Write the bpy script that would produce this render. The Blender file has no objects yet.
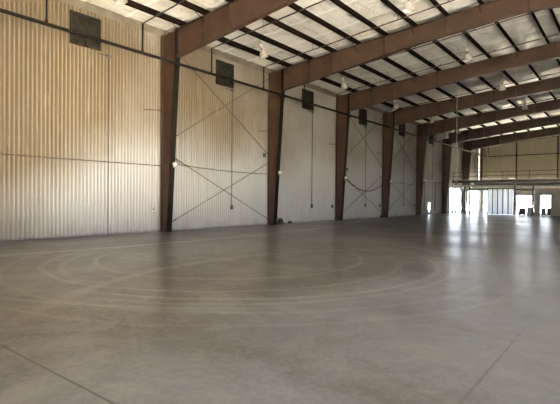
import bpy, bmesh, math, random
from mathutils import Vector, Matrix
random.seed(7)
S = bpy.context.scene
COL = S.collection
PI = math.pi

# ------------------------------------------------------------------ node helpers
class N:
    def __init__(s, name, rough=0.6, metal=0.0, spec=0.4):
        s.m = bpy.data.materials.new(name); s.m.use_nodes = True
        s.t = s.m.node_tree; s.b = s.t.nodes['Principled BSDF']
        s.b.inputs['Roughness'].default_value = rough
        s.b.inputs['Metallic'].default_value = metal
        s.b.inputs['Specular IOR Level'].default_value = spec
        s.tc = s.t.nodes.new('ShaderNodeTexCoord')
    def put(s, sock, v):
        if isinstance(v, bpy.types.NodeSocket): s.t.links.new(v, sock)
        elif isinstance(v, (tuple, list)) and len(v) == 3 and sock.type == 'RGBA': sock.default_value = (*v, 1)
        else: sock.default_value = v
    def pos(s, scale=(1, 1, 1)):
        mp = s.t.nodes.new('ShaderNodeMapping'); s.t.links.new(s.tc.outputs['Object'], mp.inputs['Vector'])
        mp.inputs['Scale'].default_value = scale; return mp.outputs[0]
    def xyz(s, v=None):
        n = s.t.nodes.new('ShaderNodeSeparateXYZ'); s.t.links.new(v or s.tc.outputs['Object'], n.inputs[0]); return n.outputs
    def math(s, op, a, b=0.0, c=None, clamp=False):
        n = s.t.nodes.new('ShaderNodeMath'); n.operation = op; n.use_clamp = clamp
        s.put(n.inputs[0], a); s.put(n.inputs[1], b)
        if c is not None: s.put(n.inputs[2], c)
        return n.outputs[0]
    def noise(s, scale, detail=4, vec=None, rough=0.55, dist=0.0):
        n = s.t.nodes.new('ShaderNodeTexNoise'); s.t.links.new(vec or s.tc.outputs['Object'], n.inputs['Vector'])
        n.inputs['Scale'].default_value = scale; n.inputs['Detail'].default_value = detail
        n.inputs['Roughness'].default_value = rough; n.inputs['Distortion'].default_value = dist
        return n.outputs['Fac']
    def ramp(s, v, a, b, to0=0.0, to1=1.0, smooth=True):
        n = s.t.nodes.new('ShaderNodeMapRange'); n.clamp = True
        n.interpolation_type = 'SMOOTHSTEP' if smooth else 'LINEAR'
        for i, x in enumerate((v, a, b, to0, to1)): s.put(n.inputs[i], x)
        return n.outputs[0]
    def mix(s, f, a, b, mode='MIX'):
        n = s.t.nodes.new('ShaderNodeMix'); n.data_type = 'RGBA'; n.blend_type = mode
        s.put(n.inputs[0], f); s.put(n.inputs[6], a); s.put(n.inputs[7], b); return n.outputs[2]
    def color(s, c): s.put(s.b.inputs['Base Color'], c); return s
    def bump(s, h, strength=0.3, dist=0.02):
        n = s.t.nodes.new('ShaderNodeBump'); n.inputs['Strength'].default_value = strength
        n.inputs['Distance'].default_value = dist; s.t.links.new(h, n.inputs['Height'])
        s.t.links.new(n.outputs[0], s.b.inputs['Normal'])

def paint(name, c, var=0.25, scale=2.0, rough=0.6, metal=0.0, spec=0.4):
    n = N(name, rough, metal, spec)
    f = n.noise(scale, 5)
    lo = tuple(x * (1 - var) for x in c); hi = tuple(min(1, x * (1 + var)) for x in c)
    n.color(n.mix(n.ramp(f, 0.3, 0.7), lo, hi)); return n.m

M = {}
M['web'] = paint('red oxide painted steel', (0.056, 0.028, 0.0148), 0.25, 1.2, 0.55)
M['flange'] = paint('near black steel', (0.008, 0.006, 0.0045), 0.25, 1.5, 0.7, spec=0.12)  # near black base colour, far darker than the web
M['purlin'] = paint('dark brown purlin steel', (0.011, 0.0072, 0.005), 0.25, 1.0, 0.8, spec=0.0)
M['pipe'] = paint('black iron pipe', (0.012, 0.009, 0.007), 0.25, 3, 0.7, spec=.08)
M['branch'] = paint('brown iron pipe', (0.060, 0.036, 0.022), 0.25, 3, 0.5)
M['eave'] = paint('dusty taupe steel', (0.13, 0.105, 0.075), 0.2, 1.5, 0.7)
M['louver'] = paint('weathered louvre metal', (0.034, 0.029, 0.021), 0.3, 4, 0.8, spec=0.06)
M['louver_slat'] = paint('weathered louvre slats', (0.030, 0.026, 0.019), 0.3, 4, 0.8, spec=0.06)
M['rod'] = paint('rusty brace rod', (0.075, 0.06, 0.045), 0.3, 4, 0.7, spec=0.1)
M['conduit'] = paint('galvanised conduit', (0.30, 0.26, 0.20), 0.2, 4, 0.5)
M['cable'] = paint('grey brown cable', (0.055, 0.042, 0.032), 0.2, 4, 0.7, spec=0.1)
M['white_box'] = paint('white plastic', (0.80, 0.76, 0.66), 0.06, 6, 0.4)
M['dark_box'] = paint('dark grey box', (0.07, 0.065, 0.06), 0.2, 6, 0.5)
M['grey_box'] = paint('grey box', (0.33, 0.32, 0.29), 0.2, 6, 0.5)
M['enamel'] = paint('off white enamel', (0.42, 0.38, 0.31), 0.1, 6, 0.4)
M['lamp_neck'] = paint('dark lamp metal', (0.05, 0.04, 0.03), 0.2, 6, 0.4)
M['mezz'] = paint('dark mezzanine steel', (0.055, 0.050, 0.042), 0.3, 1.5, 0.5)
M['joist'] = paint('grey bar joist steel', (0.16, 0.15, 0.13), 0.3, 1.5, 0.4)
M['bright_pipe'] = paint('bright galvanised pipe', (0.55, 0.53, 0.48), 0.15, 3, 0.3, metal=0.6)
M['board'] = paint('grey painted sheet', (0.50, 0.46, 0.38), 0.15, 1.0, 0.7)
M['crate'] = paint('dark timber crate', (0.05, 0.042, 0.034), 0.3, 5, 0.8)
M['pale_sheet'] = paint('pale blue grey sheet', (0.55, 0.60, 0.66), 0.1, 2, 0.6)
M['debris'] = paint('dark debris', (0.045, 0.04, 0.036), 0.4, 9, 0.9)
M['heater'] = paint('grey green heater', (0.17, 0.165, 0.13), 0.2, 3, 0.5)

# translucent strip curtain / fibreglass sheet
n = N('fibreglass sheet', 0.5)
f = n.noise(1.0, 4, n.pos((6, 6, 0.4)))
c = n.mix(n.ramp(f, 0.35, 0.65), (0.72, 0.77, 0.82), (0.90, 0.93, 0.96)); n.color(c)
tr = n.t.nodes.new('ShaderNodeBsdfTranslucent'); n.t.links.new(c, tr.inputs[0])
mx = n.t.nodes.new('ShaderNodeMixShader'); mx.inputs[0].default_value = 0.52
out = n.t.nodes['Material Output']
n.t.links.new(n.b.outputs[0], mx.inputs[1]); n.t.links.new(tr.outputs[0], mx.inputs[2]); n.t.links.new(mx.outputs[0], out.inputs[0])
M['fibre'] = n.m

# prismatic lamp glass
n = N('prismatic lamp glass', 0.15); n.color((0.88, 0.84, 0.76)); n.b.inputs['Transmission Weight'].default_value = 0.55
M['lampglass'] = n.m

# corrugated wall paint: yellowed off-white with drips, stains, a dirty foot and painted light balance
def wall_mat(name, along, c_pale, c_tan):
    n = N(name, 0.55, spec=0.3)
    p = n.xyz(); z = p[2]
    st = (1.6, 1.6, 0.07)
    streak = n.noise(1.6, 5, n.pos(st), 0.6)
    patch = n.noise(0.22, 4)
    fine = n.noise(9.0, 3, n.pos((1, 1, 0.12)))
    age_light = n.math('ADD', n.ramp(z, 0.8, 5.5, -0.26, 0.22), n.math('MULTIPLY_ADD', patch, 0.55, 0.22))
    a = n.math('ADD', n.ramp(p[along], 12.5, 5.0, 0.0, 0.36), n.ramp(p[along], 14.0, 34.0, 0.0, -0.16)) if along == 1 else 0.0  # light balance painted along the wall: tanner near end, paler far bays
    age_light = n.math('ADD', age_light, a)
    c = n.mix(n.ramp(age_light, 0.30, 0.85), c_pale, c_tan)
    c = n.mix(n.ramp(streak, 0.55, 0.78, 0.0, 0.40), c, (0.34, 0.26, 0.17))
    c = n.mix(n.ramp(fine, 0.56, 0.75, 0.0, 0.28), c, (0.40, 0.34, 0.27))
    # scuffed purple-grey grime band near the floor with a ragged upper edge
    edge = n.math('MULTIPLY_ADD', n.noise(1.1, 4, n.pos((1, 1, 0.3))), 2.6, -0.95)
    g = n.math('SUBTRACT', edge, z)
    c = n.mix(n.ramp(g, -0.15, 0.55, 0.0, 0.42), c, (0.30, 0.27, 0.27))
    foot = n.math('SUBTRACT', n.math('MULTIPLY', n.noise(3.0, 3, n.pos((1, 1, 0.2))), 0.20), z)
    c = n.mix(n.ramp(foot, -0.02, 0.12, 0.0, 0.6), c, (0.12, 0.105, 0.095))
    n.color(c)
    return n.m
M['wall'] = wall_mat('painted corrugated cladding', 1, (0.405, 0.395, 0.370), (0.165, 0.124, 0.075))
M['wall_end'] = wall_mat('yellowed corrugated cladding', 0, (0.62, 0.58, 0.48), (0.50, 0.43, 0.29))

# white vinyl faced roof insulation with seams
n = N('vinyl faced roof insulation', 0.48, spec=0.3)
p = n.xyz()
seam = n.math('PINGPONG', n.math('ADD', p[1], 0.5), 0.9525)
stain = n.noise(0.5, 5, n.pos((1, 1, 1)), 0.6)
scuff = n.noise(1.7, 6, n.pos((1.0, 0.35, 1)), 0.65, 1.0)
c = n.mix(n.ramp(stain, 0.42, 0.75), (0.84, 0.80, 0.72), (0.66, 0.60, 0.49))
c = n.mix(n.ramp(scuff, 0.52, 0.66, 0.0, 0.55), c, (0.38, 0.34, 0.27))
c = n.mix(n.ramp(seam, 0.10, 0.06), c, (0.95, 0.92, 0.85))
n.color(c)
n.bump(n.noise(2.6, 5, n.pos((1, 1, 1)), 0.6, 0.8), 0.8, 0.12)
M['ceiling'] = n.m

# concrete floor with tyre rings, joints, stains
n = N('worn concrete floor', 0.42, spec=0.5)
p = n.xyz(); X, Y = p[0], p[1]
big = n.noise(0.16, 5); mid = n.noise(0.7, 6, None, 0.65, 0.6); fine = n.noise(14, 4)
mid2 = n.noise(2.3, 7, None, 0.65, 0.4)
c = n.mix(n.ramp(big, 0.43, 0.57), (0.038, 0.031, 0.027), (0.076, 0.070, 0.065))
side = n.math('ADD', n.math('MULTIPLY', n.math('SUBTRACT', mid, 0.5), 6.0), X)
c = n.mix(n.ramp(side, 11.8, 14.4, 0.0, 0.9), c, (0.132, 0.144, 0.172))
c = n.mix(n.ramp(mid, 0.50, 0.64, 0.0, 0.50), c, (0.165, 0.162, 0.160))
c = n.mix(n.ramp(n.math('SUBTRACT', 1.0, mid), 0.50, 0.66, 0.0, 0.55), c, (0.080, 0.067, 0.058))
c = n.mix(n.ramp(mid2, 0.50, 0.66, 0.0, 0.30), c, (0.24, 0.232, 0.225))
c = n.mix(n.ramp(n.math('SUBTRACT', 1.0, mid2), 0.52, 0.66, 0.0, 0.35), c, (0.075, 0.063, 0.055))
c = n.mix(n.ramp(fine, 0.42, 0.62, 0.0, 0.16), c, (0.30, 0.285, 0.26))
wob = n.math('MULTIPLY', n.math('SUBTRACT', n.noise(0.8, 2), 0.5), 0.16)
brk = n.noise(0.45, 4, None, 0.6)
def ring(cx, cy, r, w, a, col, lo=0.34, hi=0.5, cond=None):
    global c
    dx = n.math('SUBTRACT', X, cx); dy = n.math('SUBTRACT', Y, cy)
    d = n.math('SQRT', n.math('ADD', n.math('MULTIPLY', dx, dx), n.math('MULTIPLY', dy, dy)))
    e = n.math('ABSOLUTE', n.math('ADD', n.math('SUBTRACT', d, r), wob))
    f = n.math('MULTIPLY', n.ramp(e, w, w * 0.25), n.ramp(brk, lo, hi, 0.15, a))
    f = n.math('MULTIPLY', f, n.ramp(fine, 0.2, 0.6, 0.55, 1.0))
    if cond is not None: f = n.math('MULTIPLY', f, cond)
    c = n.mix(f, c, col)
LT = (0.42, 0.40, 0.37); DK = (0.085, 0.068, 0.056)
ring(8.60, 8.64, 3.39, 0.089, 0.29, LT)
ring(8.69, 8.41, 4.31, 0.102, 0.24, LT)
ring(8.69, 8.41, 4.10, 0.170, 0.21, DK)
ring(8.90, 8.62, 4.90, 0.095, 0.33, LT, cond=n.ramp(X, 9.2, 11.0))
ring(8.90, 8.62, 5.22, 0.068, 0.24, LT, cond=n.ramp(X, 9.8, 11.5))
ring(9.36, 9.13, 4.86, 0.116, 0.24, LT, cond=n.ramp(X, 9.4, 7.6))
ring(9.19, 8.85, 5.70, 0.109, 0.15, LT)
ring(9.10, 8.80, 6.35, 0.095, 0.13, LT)
ring(6.19, 12.1, 9.87, 0.095, 0.20, LT, cond=n.ramp(X, 13.4, 12.2))
ring(16.4, 7.75, 7.62, 0.204, 0.24, LT, cond=n.ramp(X, 11.5, 10.0))
ring(16.4, 7.75, 7.25, 0.221, 0.43, DK, cond=n.ramp(X, 11.5, 9.6))
ring(14.5, 3.0, 6.0, 0.297, 0.28, DK, cond=n.ramp(X, 11.5, 9.6))
ring(-44.44, 12.04, 49.05, 0.24, 0.50, LT, 0.2, 0.4)
ring(-44.44, 12.04, 47.6, 0.765, 0.22, DK, 0.3, 0.55)
def line(sock, v, w, a, col=DK, cond=None):
    global c
    e = n.math('ABSOLUTE', n.math('ADD', n.math('SUBTRACT', sock, v), n.math('MULTIPLY', wob, 0.12)))
    f = n.math('MULTIPLY', n.ramp(e, w, w * 0.4), n.ramp(brk, 0.3, 0.5, a * 0.55, a))
    if cond is not None: f = n.math('MULTIPLY', f, cond)
    c = n.mix(f, c, col)
line(Y, 1.89, 0.016, 0.95, (0.03, 0.025, 0.02))
line(X, 15.97, 0.016, 0.75, (0.06, 0.055, 0.055), n.ramp(Y, 6.6, 5.0))
line(X, 12.98, 0.014, 0.55, (0.10, 0.085, 0.07))
line(X, 9.98, 0.02, 0.35, (0.10, 0.085, 0.07))
line(Y, 9.51, 0.03, 0.5, (0.08, 0.07, 0.06))
line(Y, 17.13, 0.04, 0.5, (0.07, 0.06, 0.055))
spot = n.noise(5.5, 2, None, 0.4)
c = n.mix(n.ramp(spot, 0.76, 0.80, 0.0, 0.6), c, (0.45, 0.42, 0.38))
n.color(c)
n.put(n.b.inputs['Roughness'], n.ramp(n.noise(0.35, 5, None, 0.6), 0.38, 0.62, 0.285, 0.36))
n.bump(n.noise(1.6, 5, None, 0.6), 0.14, 0.03)
M['floor'] = n.m
M['apron'] = paint('pale bounce concrete', (0.62, 0.60, 0.55), 0.1, 0.4, 0.9)  # unseen ground, pale tone chosen to bounce daylight into the far openings
M['ground'] = paint('dark yard asphalt', (0.10, 0.098, 0.09), 0.1, 0.4, 0.9)  # unseen yard, kept dark to limit light bounced through its door

# ------------------------------------------------------------------ geometry helpers
def box(bm, x0, x1, y0, y1, z0, z1, mat=None):
    vs = [bm.verts.new((x, y, z)) for x in (x0, x1) for y in (y0, y1) for z in (z0, z1)]
    if mat is not None:
        for v in vs: v.co = mat @ v.co
    for f in ((0, 1, 3, 2), (4, 6, 7, 5), (0, 4, 5, 1), (2, 3, 7, 6), (0, 2, 6, 4), (1, 5, 7, 3)):
        bm.faces.new([vs[i] for i in f])
def tube(bm, pts, r, k=8, cap=True):
    pts = [Vector(q) for q in pts]; rings = []
    for i, q in enumerate(pts):
        d = (pts[min(i + 1, len(pts) - 1)] - pts[max(i - 1, 0)]).normalized()
        a = d.cross(Vector((0, 0, 1)))
        if a.length < 1e-3: a = d.cross(Vector((1, 0, 0)))
        a.normalize(); b = d.cross(a)
        rings.append([bm.verts.new(q + a * (r * math.cos(2 * PI * j / k)) + b * (r * math.sin(2 * PI * j / k))) for j in range(k)])
    for A, B in zip(rings, rings[1:]):
        for j in range(k): bm.faces.new((A[j], A[(j + 1) % k], B[(j + 1) % k], B[j]))
    if cap: bm.faces.new(rings[0]); bm.faces.new(rings[-1][::-1])
def lathe(bm, prof, k=20, c=(0, 0, 0)):
    rings = []
    for r, z in prof:
        if r < 1e-5: rings.append([bm.verts.new((c[0], c[1], c[2] + z))])
        else: rings.append([bm.verts.new((c[0] + r * math.cos(2 * PI * j / k), c[1] + r * math.sin(2 * PI * j / k), c[2] + z)) for j in range(k)])
    for A, B in zip(rings, rings[1:]):
        for j in range(k):
            q = [A[j % len(A)], A[(j + 1) % len(A)], B[(j + 1) % len(B)], B[j % len(B)]]
            u = []
            for v in q:
                if v not in u: u.append(v)
            if len(u) > 2: bm.faces.new(u)
def prism(bm, poly, axis, a, b):
    """polygon in the two other axes extruded from a to b along axis"""
    def P(q, t):
        if axis == 1: return (q[0], t, q[1])
        if axis == 0: return (t, q[0], q[1])
        return (q[0], q[1], t)
    A = [bm.verts.new(P(q, a)) for q in poly]; B = [bm.verts.new(P(q, b)) for q in poly]
    bm.faces.new(A); bm.faces.new(B[::-1])
    for i in range(len(poly)):
        j = (i + 1) % len(poly); bm.faces.new((A[i], A[j], B[j], B[i]))
def link(name, bm, mat, parent=None, smooth=False, bevel=0.0):
    bmesh.ops.recalc_face_normals(bm, faces=bm.faces)
    me = bpy.data.meshes.new(name); bm.to_mesh(me); bm.free()
    me.materials.append(mat)
    if smooth:
        for f in me.polygons: f.use_smooth = True
    o = bpy.data.objects.new(name, me); COL.objects.link(o)
    if parent: o.parent = parent
    if bevel:
        b = o.modifiers.new('bevel', 'BEVEL'); b.width = bevel; b.segments = 2
    return o
def tag(o, label, cat, group=None):
    o['label'] = label; o['category'] = cat
    if group: o['group'] = group
    return o
def thing(name, loc, label, cat, group=None, rotz=0):
    o = bpy.data.objects.new(name, None); COL.objects.link(o); o.empty_display_size = 0.2
    o.location = loc; o.rotation_euler = (0, 0, rotz); return tag(o, label, cat, group)
def struct(name, bm, mat, smooth=False):
    o = link(name, bm, mat, None, smooth); o['kind'] = 'structure'; return o
def copy_tree(o, parent=None):
    c = o.copy(); COL.objects.link(c); c.parent = parent
    for ch in list(o.children): copy_tree(ch, c)
    return c

# ------------------------------------------------------------------ dimensions
BAY = 7.617
W = 27.2
SL = 0.083
Y0, YE = -10.0, 66.17
def yk(k): return 12.85 + BAY * k
def roof(x): return 9.17 + SL * min(x, W - x)
def raft(x): return roof(x) - 0.28
PX = [1.40 + 1.48 * i for i in range(9)]
ORD = ['first', 'second', 'third', 'fourth', 'fifth', 'sixth', 'seventh', 'eighth', 'ninth', 'tenth', 'eleventh', 'twelfth']

# ------------------------------------------------------------------ shell
bm = bmesh.new()
vs = [bm.verts.new(q) for q in ((0 - 0.1, Y0 - 0.1, 0), (W + .1, Y0 - .1, 0), (W + .1, YE + .1, 0), (-.1, YE + .1, 0))]; bm.faces.new(vs)
struct('floor', bm, M['floor'])
bm = bmesh.new()
box(bm, -150, W + .1, -120, 230, -0.14, -0.03)
struct('ground', bm, M['apron'])
bm = bmesh.new(); box(bm, W + .1, 160, -120, 230, -0.14, -0.03)
struct('ground_yard', bm, M['ground'])

def corr(bm, axis, sign, segs, pitch=0.1524, depth=0.078, dent=True):
    """sheet cladding; segs = (a0, a1, z0, ztop(a)), profile runs along axis, face looks towards sign"""
    for a0, a1, z0, zt in segs:
        na = max(1, int(round((a1 - a0) / pitch)))
        st = []
        for i in range(na):
            b = a0 + (a1 - a0) * i / na; w = (a1 - a0) / na
            st += [(b, 0), (b + .13 * w, 0.06), (b + .47 * w, 0.94), (b + .60 * w, 1), (b + .73 * w, .94)] if pitch < .2 else [(b, 0), (b + .30 * w, 0), (b + .45 * w, 1), (b + .85 * w, 1)]
        st.append((a1, 0))
        zs0 = [0, 0.35, 0.8, 1.4, 2.2, 3.4, 5.2, 7.2]
        cols = []
        for a, h in st:
            top = zt(a); col = []
            zs = [z0] + [z for z in zs0 if z0 + 0.1 < z < min(8.9, top - 0.3)] + [top]
            for z in zs:
                damp = math.exp(-z / 1.3)
                w1 = 0.008 * math.sin(a * 2.3 + z * 3.1) + 0.006 * math.sin(a * 5.1 - z * 4.3 + 1)
                off = (depth * h - 0.059 + (damp * w1 * 1.2 + 0.006 * math.sin(a * 0.9 + z * 0.6) if dent else 0)) * sign
                sh = damp * 0.018 * math.sin(a * 1.7 + z * 2.7) * (1 if dent else 0)
                if a in (a0, a1): sh = 0
                col.append((a + sh, off, z))
            cols.append(col)
        V = [[bm.verts.new((o, a, z) if axis == 1 else (a, o, z)) for a, o, z in col] for col in cols]
        for A, B in zip(V, V[1:]):
            m = min(len(A), len(B))
            for i in range(m - 2): bm.faces.new((A[i], B[i], B[i + 1], A[i + 1]))
            if len(A) == len(B): bm.faces.new((A[m - 2], B[m - 2], B[m - 1], A[m - 1]))
            else:
                a_ = A[m - 2:]; b_ = B[m - 2:]; bm.faces.new(a_[::-1] + b_)
ew = lambda a: 9.30
bm = bmesh.new()
HOLE = (46.9, 47.4, 0.2, 1.2)
DOORS = ((53.9, 58.2), (59.2, 65.9)); DZ = 2.9
corr(bm, 1, 1, [(Y0, HOLE[0], 0, ew), (HOLE[0], HOLE[1], HOLE[3], ew), (HOLE[0], HOLE[1], 0, lambda a: HOLE[2]), (HOLE[1], DOORS[0][0], 0, ew),
                (DOORS[0][0], DOORS[0][1], DZ, ew), (DOORS[0][1], DOORS[1][0], 0, ew), (DOORS[1][0], DOORS[1][1], DZ, ew), (DOORS[1][1], YE, 0, ew)])
struct('wall_left', bm, M['wall'])
bm = bmesh.new(); EO = (0.7, 15.8, 2.75)
corr(bm, 0, -1, [(0, EO[0], 0, roof), (EO[0], EO[1], EO[2], roof), (EO[1], W, 0, roof)], dent=False)
for v in bm.verts: v.co.y += YE
struct('wall_far', bm, M['wall_end'])
bm = bmesh.new()
NO = (2.5, 10.5, 3.8)
corr(bm, 0, 1, [(0, NO[0], 0, roof), (NO[0], NO[1], NO[2], roof), (NO[1], W, 0, roof)], dent=False)
for v in bm.verts: v.co.y += Y0
struct('wall_near', bm, M['wall_end'])
bm = bmesh.new(); RD = (0.0, 13.5, 4.4)
corr(bm, 1, -1, [(Y0, RD[0], 0, ew), (RD[0], RD[1], RD[2], ew), (RD[1], YE, 0, ew)], pitch=0.3, dent=False)
for v in bm.verts: v.co.x += W
struct('wall_right', bm, M['wall'])

# draped insulation under the roof sheets
bm = bmesh.new()
nx = int(W / 0.247); ny = int((YE - Y0) / 0.19); rows = []
for i in range(nx + 1):
    x = W * i / nx; col = []
    u = ((x - PX[0]) / 1.48) % 1.0
    sag = 0.055 * math.sin(PI * u) ** 2
    for j in range(ny + 1):
        y = Y0 + (YE - Y0) * j / ny
        s = abs(((y + 0.5) / 1.905 + 0.5) % 1.0 - 0.5) * 1.905
        fold = 0.035 * math.exp(-(s / 0.11) ** 2)
        wr = 0.016 * math.sin(y * 3.3 + 2.1 * math.sin(x * 1.7)) * math.sin(PI * u) + 0.010 * math.sin(y * 7.1 + x * 3.9)
        col.append(bm.verts.new((x, y, roof(x) + 0.03 - sag * (0.8 + 0.3 * math.sin(y * 1.3 + x * 5)) - fold + wr * math.sin(PI * u))))
    rows.append(col)
for A, B in zip(rows, rows[1:]):
    for j in range(ny): bm.faces.new((A[j], B[j], B[j + 1], A[j + 1]))
struct('ceiling', bm, M['ceiling'], True)
bm = bmesh.new()
for s in (1,):
    x = W / 2
prism(bm, [(-0.3, 9.30), (W / 2, 9.34 + SL * W / 2), (W + 0.3, 9.30), (W + 0.3, 9.40), (W / 2, 9.40 + SL * W / 2), (-0.3, 9.40)], 1, Y0 - 0.3, YE + 0.3)
struct('roof', bm, M['eave'])

# ------------------------------------------------------------------ columns
def Dz(z): return 0.55 + 0.50 * min(1, z / 7.7)
cols_lbl = {
 -1: 'tapered brown steel wall column beyond the left edge of the photo',
 0: 'nearest and largest tapered brown wall column, leftmost in the photo',
 1: 'second tapered brown wall column from the left, debris at its foot',
 2: 'third tapered brown wall column from the left, a drooping cable starting on it',
 3: 'fourth tapered brown wall column from the left, where the drooping cable ends',
 4: 'fifth tapered wall column from the left, dark, one bay past the drooping cable',
 5: 'sixth tapered wall column from the left, dark, right beside the bright openings',
 6: 'farthest tapered wall column, mostly hidden behind the far overhead steelwork'}
def make_column():
    t = thing('tapered_column', (0, 0, 0), '', 'column', 'tapered wall columns')
    bm = bmesh.new()
    prism(bm, [(0.084, 0.02), (Dz(0) - 0.02, 0.02), (Dz(7.7) - 0.02, 7.7), (Dz(9) - 0.02, raft(1.03)), (0.084, raft(0.07))], 1, -0.008, 0.008)
    link('web', bm, M['web'], t)
    bm = bmesh.new(); box(bm, 0.066, 0.084, -0.13, 0.13, 0.02, raft(0.06)); link('outer_flange', bm, M['web'], t)
    bm = bmesh.new()
    prism(bm, [(Dz(0) - 0.02, 0.02), (Dz(0), 0.02), (Dz(7.7), 7.7), (Dz(9), raft(1.05)), (Dz(9) - 0.02, raft(1.05)), (Dz(7.7) - 0.02, 7.7)], 1, -0.14, 0.14)
    f = link('inner_flange', bm, M['flange'], t); f['label'] = 'near black inner flange'
    bm = bmesh.new(); box(bm, 0.07, 1.02, -0.12, 0.12, 7.66, 7.685); link('stiffener', bm, M['web'], t)
    bm = bmesh.new(); box(bm, 0.05, 0.60, -0.16, 0.16, 0.0, 0.02); link('base_plate', bm, M['flange'], t)
    bm = bmesh.new(); z = 5.40
    tube(bm, [(0.045, -1.0, z), (0.86, -0.03, z)], 0.022, 6); link('flange_brace', bm, M['web'], t)
    return t
col0 = make_column()
for k in range(-1, 7):
    o = col0 if k == -1 else copy_tree(col0)
    o.location = (0, yk(k), 0); o['label'] = cols_lbl[k]

# ------------------------------------------------------------------ rafters
def rdepth(x):
    x = min(x, W - x)
    return 1.24 - (1.24 - 0.86) * min(1, (x - 1.05) / 8.2) - 0.05 * max(0, (x - 9.25) / 9)
raf_lbl = {
 -1: 'brown steel roof rafter overhead, above the nearest part of the floor',
 0: 'largest brown roof rafter, rising from the leftmost column to the top edge of the photo',
 1: 'brown roof rafter rising from the second column from the left',
 2: 'brown roof rafter rising from the third column from the left',
 3: 'dark roof rafter rising from the fourth column from the left',
 4: 'dark roof rafter rising from the fifth column from the left',
 5: 'dark roof rafter rising from the sixth column from the left',
 6: 'farthest roof rafter, just in front of the far end wall'}
def make_rafter():
    t = thing('roof_rafter', (0, 0, 0), '', 'rafter', 'tapered roof rafters')
    xs = [1.06, 5, 9.25, 11.5, W / 2, W - 11.5, W - 9.25, W - 5, W - 0.05]
    top = [(x, raft(x)) for x in xs]; bot = [(x, raft(x) - rdepth(x)) for x in xs]
    bm = bmesh.new(); prism(bm, top + bot[::-1], 1, -0.008, 0.008); link('web', bm, M['web'], t)
    bm = bmesh.new(); prism(bm, top + [(x, z - 0.022) for x, z in top][::-1], 1, -0.12, 0.12); link('top_flange', bm, M['web'], t)
    bm = bmesh.new(); prism(bm, [(x, z + 0.022) for x, z in bot] + bot[::-1], 1, -0.12, 0.12); link('bottom_flange', bm, M['web'], t)
    bm = bmesh.new(); box(bm, 1.06, 1.085, -0.14, 0.14, raft(1.06) - rdepth(1.06) - 0.06, raft(1.06)); e = link('end_plate', bm, M['flange'], t); e['label'] = 'near black end plate'
    for x in (PX[1], PX[2], PX[4], PX[6], W / 2):
        bm = bmesh.new(); box(bm, x - 0.012, x + 0.012, -0.11, 0.11, raft(x) - rdepth(x) + 0.02, raft(x) - 0.02); link('stiffener', bm, M['web'], t)
    for x in (PX[0], PX[1], PX[3], PX[5], PX[7]):
        bm = bmesh.new(); tube(bm, [(x, -0.62, raft(x) + 0.03), (x, -0.05, raft(x) - 0.30)], 0.014, 6); link('flange_brace', bm, M['purlin'], t)
    return t
raf0 = make_rafter()
for k in range(-1, 7):
    o = raf0 if k == -1 else copy_tree(raf0)
    o.location = (0, yk(k), 0); o['label'] = raf_lbl[k]

# ------------------------------------------------------------------ purlins and eave strut
for i, x in enumerate(PX + [W - PX[8], W - PX[7]]):
    bm = bmesh.new(); zt = roof(x) - 0.004; zb = raft(x)
    prism(bm, [(x - 0.09, zt), (x - 0.006, zt), (x - 0.006, zb + .006), (x + 0.115, zb + .006), (x + 0.115, zb), (x - 0.012 + 0.0, zb), (x - 0.012, zt - 0.006), (x - 0.09, zt - 0.006)], 1, Y0 + 0.1, YE - 0.06)
    o = link('roof_purlin', bm, M['purlin'])
    w = 'nearest to the long corrugated wall' if i == 0 else 'just past the ridge' if i == 9 else 'one step past the ridge' if i == 10 else ORD[i] + ' out from the long corrugated wall'
    tag(o, 'long dark roof purlin over the rafters, ' + w, 'purlin', 'roof purlins')
bm = bmesh.new()
prism(bm, [(0.052, 9.13), (0.062, 9.13), (0.062, 8.84), (0.052, 8.84)], 1, Y0 + .05, YE - .05)
tag(link('eave_strut', bm, M['eave']), 'dusty taupe eave beam running along the top of the corrugated wall', 'beam')

# ------------------------------------------------------------------ sprinkler piping
bm = bmesh.new(); tube(bm, [(1.20, Y0 + 0.2, 7.42), (1.20, YE - 1.0, 7.42)], 0.062, 12)
t = thing('sprinkler_main_pipe', (0, 0, 0), 'thick black sprinkler main pipe running along the wall in front of the columns', 'pipe')
link('pipe', bm, M['pipe'], t, True)
for k in range(-1, 7):
    bm = bmesh.new(); tube(bm, [(1.06, yk(k), 7.30), (1.2, yk(k), 7.33)], 0.03, 6); tube(bm, [(1.2, yk(k) - .03, 7.42), (1.2, yk(k) + .03, 7.42)], 0.072, 12); link('clamp', bm, M['pipe'], t)
def make_branch():
    t = thing('sprinkler_branch_pipe', (0, 0, 0), '', 'pipe', 'sprinkler branch lines')
    z0 = 8.62
    bm = bmesh.new(); tube(bm, [(1.2, 0, 7.485), (1.2, 0, z0)], 0.035, 8); tube(bm, [(1.2, 0, 7.485), (1.2, 0, 7.57)], 0.05, 8); link('riser', bm, M['pipe'], t, True)
    bm = bmesh.new(); tube(bm, [(1.2, 0, z0), (13.9, 0, z0 + 12.7 * 0.0965)], 0.027, 8); link('line', bm, M['branch'], t, True)
    for x in (2.2, 5.1, 8.1, 11.0, 13.4):
        z = z0 + (x - 1.2) * 0.0965
        bm = bmesh.new(); lathe(bm, [(0, .09), (0.018, .09), (0.018, .03), (0.028, .025), (0.028, -.02), (0, -.02)], 8, (x, 0, z)); link('sprinkler_head', bm, M['branch'], t)
    for x in (4.2, 8.7, 13.0):
        z = z0 + (x - 1.2) * 0.0965; j = min(PX, key=lambda q: abs(q - x)); zz = z0 + (j - 1.2) * 0.0965
        bm = bmesh.new(); tube(bm, [(j + 0.02, 0, zz), (j + 0.02, 0, raft(j) + 0.01)], 0.011, 6); link('hanger_rod', bm, M['branch'], t)
    return t
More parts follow.
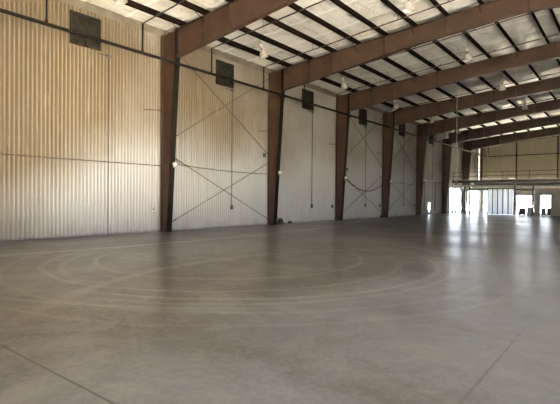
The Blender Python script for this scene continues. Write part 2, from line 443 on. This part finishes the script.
BAYN = ['left of the leftmost column', 'between first and second columns', 'between second and third columns', 'between third and fourth columns',
        'between fourth and fifth columns', 'between fifth and sixth columns', 'between sixth and farthest columns', 'in the last far bay']
br0 = make_branch(); first = True
for b in range(0, 8):
    for s, wd in ((-1, 'nearer'), (1, 'farther')):
        o = br0 if first else copy_tree(br0); first = False
        o.location = (0, yk(b) - BAY / 2 + s * BAY / 4, 0)
        o['label'] = 'thin brown sprinkler line under the roof, %s of two %s' % (wd, BAYN[b])
# cross main on the end wall
bm = bmesh.new(); y = YE - 0.32
tube(bm, [(1.3, y, 8.85), (1.3, y, 7.46), (16.5, y, 7.46)], 0.05, 8)
tag(link('sprinkler_cross_pipe', bm, M['pipe'], None, True), 'dark pipe running level across the upper far end wall with an elbow at its left', 'pipe')

# ------------------------------------------------------------------ wall louvres + conduits
def make_louver():
    t = thing('wall_louver', (0, 0, 0), '', 'vent', 'louvres high on the wall')
    h = 0.62
    bm = bmesh.new()
    for a, b, c_, d in ((-h, h, h - .06, h), (-h, h, -h, -h + .06), (-h, -h + .06, -h + .06, h - .06), (h - .06, h, -h + .06, h - .06)):
        box(bm, 0.047, 0.13, a, b, c_, d)
    link('frame', bm, M['louver'], t)
    bm = bmesh.new()
    for i in range(13):
        z = -h + 0.10 + i * 0.0865
        prism(bm, [(0.04, z + 0.055), (0.046, z + 0.06), (0.105, z - 0.02), (0.10, z - 0.026)], 1, -h + .06, h - .06)
    box(bm, 0.047, 0.042, -h + .06, h - .06, -h + .06, h - .06)
    link('blades', bm, M['louver_slat'], t)
    bm = bmesh.new(); box(bm, 0.10, 0.125, -0.02, 0.02, -h + .06, h - .06); link('mullion', bm, M['louver'], t)
    bm = bmesh.new(); tube(bm, [(0.12, -0.02, -h + .06), (0.16, -0.05, -h + .22), (0.13, -0.09, -h + .05)], 0.016, 6); box(bm, 0.12, 0.17, -.05, .03, -h - 0.02, -h + .06); link('crank', bm, M['pipe'], t)
    return t
def make_conduit(box_low=True):
    t = thing('electrical_conduit', (0, 0, 0), '', 'conduit', 'vertical conduits on the wall')
    bm = bmesh.new(); tube(bm, [(0.07, 0.50, 7.30), (0.07, 0.92, 7.30), (0.07, 1.0, 7.26), (0.07, 1.0, 1.15 if box_low else 0.0)], 0.017, 6); link('pipe', bm, M['cable'], t)
    bm = bmesh.new(); box(bm, 0.047, 0.12, 0.93, 1.06, 7.22, 7.36); link('elbow_box', bm, M['dark_box'], t)
    if not box_low: return t
    bm = bmesh.new(); box(bm, 0.047, 0.13, 0.93, 1.07, 0.93, 1.16); link('outlet_box', bm, M['dark_box'], t, bevel=0.01)
    return t
LN = ['', 'largest, left of the leftmost column', 'between the first and second columns', 'between the second and third columns', 'between the third and fourth columns', 'between the fourth and fifth columns', 'between the fifth and sixth columns']
l0 = make_louver(); c0 = make_conduit()
for b in range(1, 7):
    yc = yk(b) - BAY * 1.5 + 0.09
    o = l0 if b == 1 else copy_tree(l0); o.location = (0, yc, 8.02); o['label'] = 'square dark louvre vent high on the corrugated wall, ' + LN[b]
    o = make_conduit(False) if b == 1 else c0 if b == 2 else copy_tree(c0); o.location = (0, yc - (0.0 if b == 1 else 0.42), 0)
    o['label'] = 'thin vertical conduit down the wall from the louvre, ' + LN[b].replace('largest, ', '')
# round / square outlets near the columns
for k, lbl in ((0, 'small round grey outlet low on the wall just left of the leftmost column'), (2, 'small dark outlet low on the wall just left of the third column'), (3, 'small dark outlet low on the wall just left of the fourth column'), (4, 'small dark outlet low on the wall just left of the fifth column')):
    t = thing('wall_outlet', (0.048, yk(k) - 0.55, 1.0), lbl, 'outlet', 'low wall outlets')
    bm = bmesh.new(); lathe(bm, [(0, 0), (0.12, 0), (0.12, 0.05), (0.09, 0.07), (0, 0.07)], 16)
    for v in bm.verts: v.co = Vector((v.co.z, v.co.y, v.co.x))
    link('plate', bm, M['grey_box'] if k == 0 else M['dark_box'], t)
    bm = bmesh.new(); box(bm, 0.07, 0.085, -0.04, 0.04, -0.03, 0.03); link('socket', bm, M['dark_box'], t)
for y, z, lbl in ((20.0, 4.05, 'small dark box halfway up the wall beside the second column'), (29.6, 3.75, 'small dark box halfway up the wall just right of the third column')):
    bm = bmesh.new(); box(bm, 0.047, 0.12, y - .09, y + .09, z - .12, z + .12); tag(link('switch_box', bm, M['dark_box'], bevel=.01), lbl, 'box')
# white fittings on the column flanges
for k, lbl in ((0, 'small white fitting on the dark flange of the leftmost column'), (1, 'small white fitting on the dark flange of the second column'), (2, 'small white fitting on the third column where the drooping cable starts'), (3, 'small white fitting on the flange of the fourth column')):
    z = 3.05; xf = Dz(z)
    t = thing('cable_fitting', (xf, yk(k) + 0.08, z), lbl, 'fitting', 'white fittings on the columns')
    bm = bmesh.new(); lathe(bm, [(0, 0.16), (0.05, 0.15), (0.085, 0.10), (0.085, 0.0), (0, 0.0)], 12)
    for v in bm.verts: v.co = Vector((v.co.z, v.co.y, v.co.x))
    link('cap', bm, M['white_box'], t, True)
    bm = bmesh.new(); box(bm, 0, 0.03, -0.05, 0.05, -0.16, -0.06); link('bracket', bm, M['grey_box'], t)
# wall conduits / cables running along the wall
bm = bmesh.new(); tube(bm, [(0.07, Y0 + .5, 2.98), (0.07, yk(0) - .02, 2.98)], 0.020, 6)
tag(link('wall_conduit', bm, M['cable']), 'thin level conduit along the wall left of the leftmost column', 'conduit')
def sag(a, b, d, k=14): return [(a[0] + (b[0] - a[0]) * i / k, a[1] + (b[1] - a[1]) * i / k, a[2] + (b[2] - a[2]) * i / k - d * 4 * (i / k) * (1 - i / k)) for i in range(k + 1)]
bm = bmesh.new(); tube(bm, sag((0.74, yk(0) + .14, 3.05), (0.32, yk(1) - .15, 2.95), 0.08), 0.017, 6)
tag(link('wall_cable', bm, M['cable']), 'nearly straight thin cable strung across the bay between the first and second columns', 'cable')
bm = bmesh.new(); tube(bm, sag((0.74, yk(2) + .16, 2.98), (0.60, yk(3) - .15, 3.25), 0.95), 0.028, 6)
tag(link('drooping_cable', bm, M['pipe']), 'dark cable drooping deeply between the third and fourth columns', 'cable')
bm = bmesh.new(); tube(bm, sag((0.74, yk(3) + .14, 3.05), (0.32, yk(4) - .15, 2.95), 0.05), 0.017, 6)
tag(link('wall_cable', bm, M['cable']), 'nearly straight thin cable strung across the bay between the fourth and fifth columns', 'cable')

# ------------------------------------------------------------------ crossed brace rods
for k, wd in ((0, 'first and second'), (2, 'third and fourth'), (3, 'fourth and fifth')):
    ya, yb = yk(k) + 0.15, yk(k + 1) - 0.15
    for (za, zb, dx, lbl) in ((8.68, 4.05, 0.17, 'upper brace rod falling away from the viewer'), (4.12, 8.58, 0.21, 'upper brace rod rising away from the viewer'),
                              (3.58, 0.30, 0.17, 'lower brace rod falling away from the viewer'), (0.30, 3.65, 0.21, 'lower brace rod rising away from the viewer')):
        t = thing('brace_rod', (0, 0, 0), 'thin %s between the %s columns' % (lbl, wd), 'rod', 'crossed brace rods on the wall')
        bm = bmesh.new(); tube(bm, [(dx, ya, za), (dx, yb, zb)], 0.017, 6); link('rod', bm, M['rod'], t)
        bm = bmesh.new(); m = 0.5
        p0 = Vector((dx, ya, za)); p1 = Vector((dx, yb, zb)); q = p0 + (p1 - p0) * 0.06; d = (p1 - p0).normalized()
        tube(bm, [q - d * .12, q + d * .12], 0.03, 6); link('turnbuckle', bm, M['rod'], t)

# ------------------------------------------------------------------ pendant lamps
def make_lamp(glass):
    L = 0.28 if glass else 0.04
    t = thing('high_bay_lamp', (0, 0, 0), '', 'lamp', 'hanging high bay lamps')
    bm = bmesh.new(); tube(bm, [(0, 0, 0.0), (0, 0, -0.16 - L)], 0.010, 6); tube(bm, [(0, 0, -.16 - L), (.03, 0, -.19 - L), (0, 0, -.23 - L), (-.02, 0, -.2 - L)], 0.010, 6); link('hook', bm, M['lamp_neck'], t)
    bm = bmesh.new(); lathe(bm, [(0, -.20), (.05, -.205), (.095, -.25), (.105, -.31), (.10, -.38), (.06, -.42), (0, -.42)], 18, (0, 0, -L)); link('ballast_housing', bm, M['enamel'], t, True)
    bm = bmesh.new(); lathe(bm, [(0, -.41), (.045, -.41), (.04, -.50), (.06, -.53), (0, -.53)], 14, (0, 0, -L)); link('neck', bm, M['lamp_neck'], t, True)
    bm = bmesh.new(); lathe(bm, [(.05, -.52), (.10, -.54), (.15, -.62), (.185, -.72), (.205, -.84), (.22, -.86), (.212, -.865), (.197, -.845), (.176, -.72), (.14, -.625), (.095, -.555), (.05, -.53)], 24, (0, 0, -L))
    r = link('reflector', bm, M['lampglass'] if glass else M['enamel'], t, True)
    if glass: r['label'] = 'clear ribbed glass reflector'
    bm = bmesh.new(); lathe(bm, [(0, -.53), (.03, -.55), (.055, -.64), (.05, -.71), (0, -.74)], 12, (0, 0, -L)); link('bulb', bm, M['white_box'], t, True)
    return t
LROW = ['left of the leftmost column', 'between the first and second columns', 'between the second and third columns', 'between the third and fourth columns', 'between the fourth and fifth columns', 'between the fifth and sixth columns']
pl = None
for b in range(0, 6):
    yc = yk(b) - BAY / 2
    o = make_lamp(False) if pl is None else copy_tree(pl)
    if pl is None: pl = o
    x = PX[1]; o.location = (x, yc - .42, raft(x) + 0.01)
    o['label'] = 'white bell lamp hanging near the wall, ' + LROW[b]
    if b == 0: o.rotation_euler = (0.12, -0.25, 0.6)
pg = None
for b, lbl in ((1, 'clear glass bell lamp at the top edge of the photo, nearest of the outer row'), (2, 'clear glass bell lamp of the outer row, second nearest'), (3, 'clear glass bell lamp of the outer row, third nearest'), (4, 'farthest clear glass bell lamp of the outer row')):
    o = make_lamp(True) if pg is None else copy_tree(pg)
    if pg is None: pg = o
    x = PX[6]; o.location = (x, yk(b) - BAY / 2 - .45, raft(x) + 0.01); o['label'] = lbl
# drop pole
t = thing('power_drop_pole', (PX[4] + 0.02, 31.9, 0), 'thin vertical drop pole hanging from the roof in front of the far bays', 'pole')
bm = bmesh.new(); tube(bm, [(0, 0, 2.75), (0, 0, raft(PX[4]) + .01)], 0.030, 8); link('pole', bm, M['conduit'], t)
bm = bmesh.new(); box(bm, -.06, .06, -.06, .06, 2.55, 2.78); link('outlet_box', bm, M['dark_box'], t, bevel=.01)

# unit heater near the sixth column
t = thing('unit_heater', (2.1, 44.6, 7.55), 'grey box shaped unit heater hanging under the roof near the sixth column', 'heater')
bm = bmesh.new(); box(bm, -.5, .5, -.45, .45, 0, .85); link('housing', bm, M['heater'], t, bevel=.03)
bm = bmesh.new()
for i in range(7): box(bm, -.42, .42, -.475, -.45, .09 + i * .1, .14 + i * .1)
link('grille', bm, M['grey_box'], t)
bm = bmesh.new(); tube(bm, [(.5, 0, .6), (.95, 0, .6), (1.1, 0, .75), (1.1, 0, 1.6)], .11, 12); link('flue', bm, M['bright_pipe'], t, True)
for sx in (-.4, .4):
    bm = bmesh.new(); tube(bm, [(sx, 0, .84), (sx, 0, 1.55 + SL * (2.1 + sx) + .02)], .014, 6); link('hanger_rod', bm, M['pipe'], t)

# ------------------------------------------------------------------ far steelwork (open mezzanine frame) and partition
YP = 52.6
def ibeam_x(x0, x1, y, z0, z1, w=0.10):
    bm = bmesh.new(); box(bm, x0, x1, y - w, y + w, z1 - .025, z1); box(bm, x0, x1, y - w, y + w, z0, z0 + .025); box(bm, x0, x1, y - .012, y + .012, z0 + .025, z1 - .025); return bm
tag(link('mezzanine_beam', ibeam_x(0.62, 16.4, YP, 3.42, 3.72), M['mezz']), 'long dark front beam of the overhead steelwork at the far end', 'beam', 'mezzanine beams')
tag(link('mezzanine_beam', ibeam_x(1.2, 16.4, 59.2, 3.42, 3.72), M['mezz']), 'dark middle beam of the overhead steelwork, behind its front beam', 'beam', 'mezzanine beams')
tag(link('mezzanine_beam', ibeam_x(0.3, 16.4, YE - .35, 3.50, 3.80), M['mezz']), 'dark rear beam of the overhead steelwork, against the far end wall', 'beam', 'mezzanine beams')
JW = ['leftmost', 'second from the left', 'third from the left', 'fourth from the left', 'fifth from the left', 'sixth from the left', 'seventh from the left', 'eighth from the left', 'ninth from the left', 'tenth from the left', 'eleventh from the left', 'rightmost']
for i in range(12):
    x = 1.0 + i * 1.35
    bm = bmesh.new(); z = 3.72
    box(bm, x - .035, x + .035, YP, YE - .36, z + .20, z + .24); box(bm, x - .035, x + .035, YP, YE - .36, z + .0, z + .03)
    for j in range(24):
        a = YP + .3 + j * .53; tube(bm, [(x, a, z + .02), (x, a + .265, z + .21), (x, a + .53, z + .02)], .010, 4)
    tag(link('bar_joist', bm, M['joist']), 'grey open web joist over the far steelwork, ' + JW[i], 'joist', 'bar joists of the mezzanine')
for nm, z, y, mt, lbl in (('overhead_pipe', 3.10, YP - .17, 'bright_pipe', 'bright metal pipe slung just below the front beam of the overhead steelwork'), ('overhead_pipe', 2.84, YP + .5, 'bright_pipe', 'lower bright metal pipe slung behind the front beam of the overhead steelwork'), ('overhead_pipe', 3.22, YP + 3.2, 'mezz', 'dark pipe slung under the middle of the overhead steelwork'),
        ('overhead_pipe', 2.98, YP + 1.5, 'bright_pipe', 'third bright metal pipe back from the front beam of the overhead steelwork'), ('overhead_pipe', 2.72, YP + 2.3, 'mezz', 'lowest dark pipe slung under the overhead steelwork')):
    t = thing(nm, (0, 0, 0), lbl, 'pipe', 'pipes under the mezzanine')
    bm = bmesh.new(); tube(bm, [(0.8, y, z), (16.2, y, z)], .13 if mt == 'mezz' else .055, 10); link('pipe', bm, M[mt], t, True)
    for x in (2.9, 5.6, 8.3, 11.0, 13.7):
        bm = bmesh.new(); tube(bm, [(x, y, z + .04), (x, y, 3.43 if abs(y - YP) < .2 else 3.73)], .012, 5); link('hanger_rod', bm, M['mezz'], t)
t = thing('guard_rail', (0, 0, 0), 'thin dark guard rail standing on the front beam of the far overhead steelwork', 'rail')
bm = bmesh.new(); tube(bm, [(0.7, YP, 4.62), (16.3, YP, 4.62)], .03, 6); link('top_rail', bm, M['mezz'], t)
bm = bmesh.new(); tube(bm, [(0.7, YP, 4.18), (16.3, YP, 4.18)], .03, 6); link('middle_rail', bm, M['mezz'], t)
for i in range(7):
    bm = bmesh.new(); tube(bm, [(.8 + i * 2.55, YP - .06, 3.72), (.8 + i * 2.55, YP - .06, 4.66)], .03, 6); link('post', bm, M['mezz'], t)
PW = {2.05: 'leftmost, in front of the bright openings', 2.55: 'second from the left', 7.08: 'left of the bright window opening', 8.80: 'right of the bright window opening', 12.6: 'right of the bright doorway'}
for x, w in PW.items():
    t = thing('mezzanine_post', (x, YP, 0), 'dark steel post under the far steelwork, ' + w, 'post', 'mezzanine posts')
    bm = bmesh.new(); box(bm, -.085, .085, -.075, .075, .02, 3.42); link('shaft', bm, M['mezz'], t)
    bm = bmesh.new(); box(bm, -.15, .15, -.10, .10, 0, .02); link('base_plate', bm, M['mezz'], t)
# partition boards with window and door openings
yb = YP + 0.12
bm = bmesh.new()
for x0, x1, z0, z1 in ((8.88, 9.4, 0, 2.75), (9.4, 10.42, 2.12, 2.75), (10.42, 16.2, 0, 2.75), (7.17, 8.72, 2.10, 2.55)):
    box(bm, x0, x1, yb, yb + .08, z0, z1)
struct('wall_inner', bm, M['board'])
bm = bmesh.new()
for x0, x1, z0, z1 in ((7.17, 8.72, .90, .97), (7.17, 8.72, 2.04, 2.10), (7.17, 7.22, .97, 2.04), (8.66, 8.72, .97, 2.04)): box(bm, x0, x1, yb - .03, yb + .10, z0, z1)
struct('window_1', bm, M['mezz'])
bm = bmesh.new()
for x0, x1, z0, z1 in ((9.4, 9.46, 0, 2.06), (10.36, 10.42, 0, 2.06), (9.4, 10.42, 2.06, 2.12)): box(bm, x0, x1, yb - .03, yb + .11, z0, z1)
struct('door_1', bm, M['board'])
FW = ['leftmost', 'second from the left', 'third from the left', 'fourth from the left', 'rightmost']
for i in range(5):
    x0 = 4.45 + i * .51
    bm = bmesh.new(); k = 8; V = []
    for j in range(k + 1):
        V.append((x0 + .47 * j / k, yb + .03 * math.sin(j * PI / 1.0 + i) + (.02 if j % 2 else 0)))
    A = [bm.verts.new((a, b, .03)) for a, b in V]; B = [bm.verts.new((a, b, 2.72)) for a, b in V]
    for j in range(k): bm.faces.new((A[j], A[j + 1], B[j + 1], B[j]))
    o = link('translucent_panel', bm, M['fibre']); sm = o.modifiers.new('thick', 'SOLIDIFY'); sm.thickness = .006
    tag(o, 'tall bluish white translucent panel at the far end, ' + FW[i] + ' of its row', 'panel', 'translucent panels')
for i, x in enumerate((4.42, 4.93, 5.44, 5.95, 6.46)):
    bm = bmesh.new(); box(bm, x - .045, x + .045, yb - .12, yb - .06, 0, 2.74); tag(link('panel_stud', bm, M['mezz']), 'thin dark upright at the left edge of the %s translucent panel' % FW[i], 'stud', 'uprights between panels')
bm = bmesh.new(); box(bm, 4.37, 6.98, yb - .12, yb + .08, 2.74, 2.84); tag(link('header_rail', bm, M['mezz']), 'dark header rail over the translucent panels', 'rail')
# low items seen in the far openings
def crate(x, y, w, d, h, lbl, mat='crate'):
    t = thing('crate', (x, y, 0), lbl, 'crate')
    bm = bmesh.new(); box(bm, -w / 2 + .02, w / 2 - .02, -d / 2 + .02, d / 2 - .02, .05, h - .02); link('body', bm, M[mat], t)
    for z in (.06, h * .5, h - .1):
        bm = bmesh.new(); box(bm, -w / 2, w / 2, -d / 2, -d / 2 + .02, z, z + .09); link('slat', bm, M[mat], t)
    for s in (-1, 1):
        bm = bmesh.new(); box(bm, s * (w / 2 - .05) - .05, s * (w / 2 - .05) + .05, -d / 2, d / 2, 0, .05); link('skid', bm, M[mat], t)
crate(9.68, YP + .75, .42, .6, .80, 'dark crate inside the bright doorway, left of a matching pair')
crate(10.17, YP + .75, .42, .6, .80, 'dark crate inside the bright doorway, right of a matching pair')
crate(7.72, YP + .55, .62, .5, .72, 'dark crate standing under the bright window opening')
bm = bmesh.new(); box(bm, 8.2, 8.66, YP + .3, YP + .34, 0, .86); tag(link('leaning_sheet', bm, M['pale_sheet']), 'pale blue sheet standing under the right side of the bright window', 'sheet')
for i, (y, w) in enumerate(((53.1, 'nearest'), (54.3, 'second'), (55.5, 'third'), (56.7, 'farthest'))):
    t = thing('bollard', (0.55, y, 0), 'short dark bollard in front of the left bright opening, %s of four' % w, 'bollard', 'bollards at the opening')
    bm = bmesh.new(); lathe(bm, [(0, 0), (.08, 0), (.08, .75), (.05, .80), (0, .81)], 12); link('post', bm, M['mezz'], t, True)
    bm = bmesh.new(); lathe(bm, [(0.081, .6), (.084, .6), (.084, .7), (.081, .7)], 12); link('band', bm, M['board'], t, True)
# girt rails and small fittings in the last bays of the long wall
t = tag(link('wall_girt', ibeam_x(0, 1, 0, 0, 1), M['mezz']), '', 'rail'); bpy.data.objects.remove(t)
bm = bmesh.new(); box(bm, 0.04, .12, yk(4) + .15, yk(5) - .15, 3.40, 3.55)
tag(link('wall_girt', bm, M['mezz']), 'dark level rail on the wall between the fifth and sixth columns', 'rail')
for y, w in ((45.4, 'left'), (48.6, 'right')):
    bm = bmesh.new(); tube(bm, [(0.08, y, .3), (.08, y, 3.4)], .035, 6); tag(link('wall_pipe', bm, M['pipe']), 'dark upright pipe below the level wall rail past the fifth column, the %s one' % w, 'pipe')
# wind posts on the end wall
for x, w in ((0.42, 'left, near the corner'), (4.72, 'middle'), (9.4, 'right'), (14.1, 'beyond the right edge of the photo')):
    t = thing('wind_post', (x, YE - .16, 0), 'dark upright post on the far end wall, ' + w, 'post', 'wind posts on the end wall')
    bm = bmesh.new(); box(bm, -.09, .09, -.02, .07, .02, roof(x) - .25); link('shaft', bm, M['mezz'], t)
    bm = bmesh.new(); box(bm, -.14, .14, -.1, .1, 0, .02); link('base_plate', bm, M['mezz'], t)
# debris at the wall foot right of the second column
def lump(x, y, s, h, lbl):
    bm = bmesh.new(); bmesh.ops.create_icosphere(bm, subdivisions=2, radius=1)
    rr = random.Random(int(y * 100))
    for v in bm.verts:
        k = .75 + .5 * rr.random(); v.co = Vector((v.co.x * s * k, v.co.y * s * k, max(0, v.co.z * h * k)))
        v.co += Vector((x, y, 0))
    tag(link('debris_heap', bm, M['debris']), lbl, 'debris')
lump(.34, 21.25, .17, .38, 'small dark heap at the wall foot just right of the second column')
lump(.26, 22.3, .15, .16, 'lower dark lump at the wall foot, a step right of the taller heap')
lump(.26, 35.2, .16, .22, 'small dark heap at the wall foot just left of the fourth column')

# ------------------------------------------------------------------ light
wd = bpy.data.worlds.new('sky'); S.world = wd; wd.use_nodes = True
bg = wd.node_tree.nodes['Background']; wt = wd.node_tree; wc = wt.nodes.new('ShaderNodeTexCoord'); wx = wt.nodes.new('ShaderNodeSeparateXYZ'); wt.links.new(wc.outputs['Generated'], wx.inputs[0])
wr = wt.nodes.new('ShaderNodeValToRGB'); wt.links.new(wx.outputs[2], wr.inputs[0])
e = wr.color_ramp.elements; e[0].position = 0.02; e[0].color = (10.5, 11.6, 13.0, 1); e[1].position = 0.30; e[1].color = (1.6, 2.1, 2.8, 1)
wt.links.new(wr.outputs[0], bg.inputs[0])
bg.inputs[1].default_value = 1.0
def area(name, loc, rot, sx, sy, power, col=(1, 1, 1), portal=False):
    l = bpy.data.lights.new(name, 'AREA'); l.shape = 'RECTANGLE'; l.size = sx; l.size_y = sy; l.energy = power; l.color = col
    o = bpy.data.objects.new(name, l); COL.objects.link(o); o.location = loc; o.rotation_euler = rot
    if portal: l.cycles.is_portal = True
    return o
for a, b in DOORS: area('side_door_daylight', (-.02, (a + b) / 2, DZ / 2), (PI / 2, 0, -PI / 2), b - a, DZ, 1, portal=True)
area('end_door_daylight', ((EO[0] + EO[1]) / 2, YE + .05, EO[2] / 2), (PI / 2, 0, PI), EO[1] - EO[0], EO[2], 1, portal=True)
area('yard_door_daylight', (W + .05, (RD[0] + RD[1]) / 2, RD[2] / 2), (PI / 2, 0, PI / 2), RD[1] - RD[0], RD[2], 1, portal=True)

area('near_door_daylight', ((NO[0] + NO[1]) / 2, Y0 - .05, NO[2] / 2), (PI / 2, 0, 0), NO[1] - NO[0], NO[2], 1, portal=True)
sl = bpy.data.lights.new('sun', 'SUN'); sl.energy = 380; sl.angle = 0.01; sl.color = (1.0, 0.91, 0.745)
so = bpy.data.objects.new('sun', sl); COL.objects.link(so)
so.rotation_euler = Vector((-1.0, 0.05, -0.47)).to_track_quat('-Z', 'Y').to_euler()
# ------------------------------------------------------------------ camera
cam = bpy.data.cameras.new('camera'); cam.sensor_width = 36; cam.lens = 450 / 560 * 36; cam.clip_end = 500
co = bpy.data.objects.new('camera', cam); COL.objects.link(co)
yaw, pitch, roll = math.radians(38.2), math.radians(-0.5), math.radians(0.49)
co.matrix_world = Matrix.Translation((17, 0, 1.56)) @ Matrix.Rotation(yaw, 4, 'Z') @ Matrix.Rotation(PI / 2 + pitch, 4, 'X') @ Matrix.Rotation(roll, 4, 'Z')
S.camera = co
vs_ = S.view_settings; vs_.view_transform = 'Standard'; vs_.look = 'None'; vs_.gamma = 1; vs_.use_curve_mapping = False; vs_.exposure = 0.86
S.cycles.max_bounces = 8; S.cycles.diffuse_bounces = 5; S.cycles.use_denoising = True; S.cycles.sample_clamp_indirect = 40
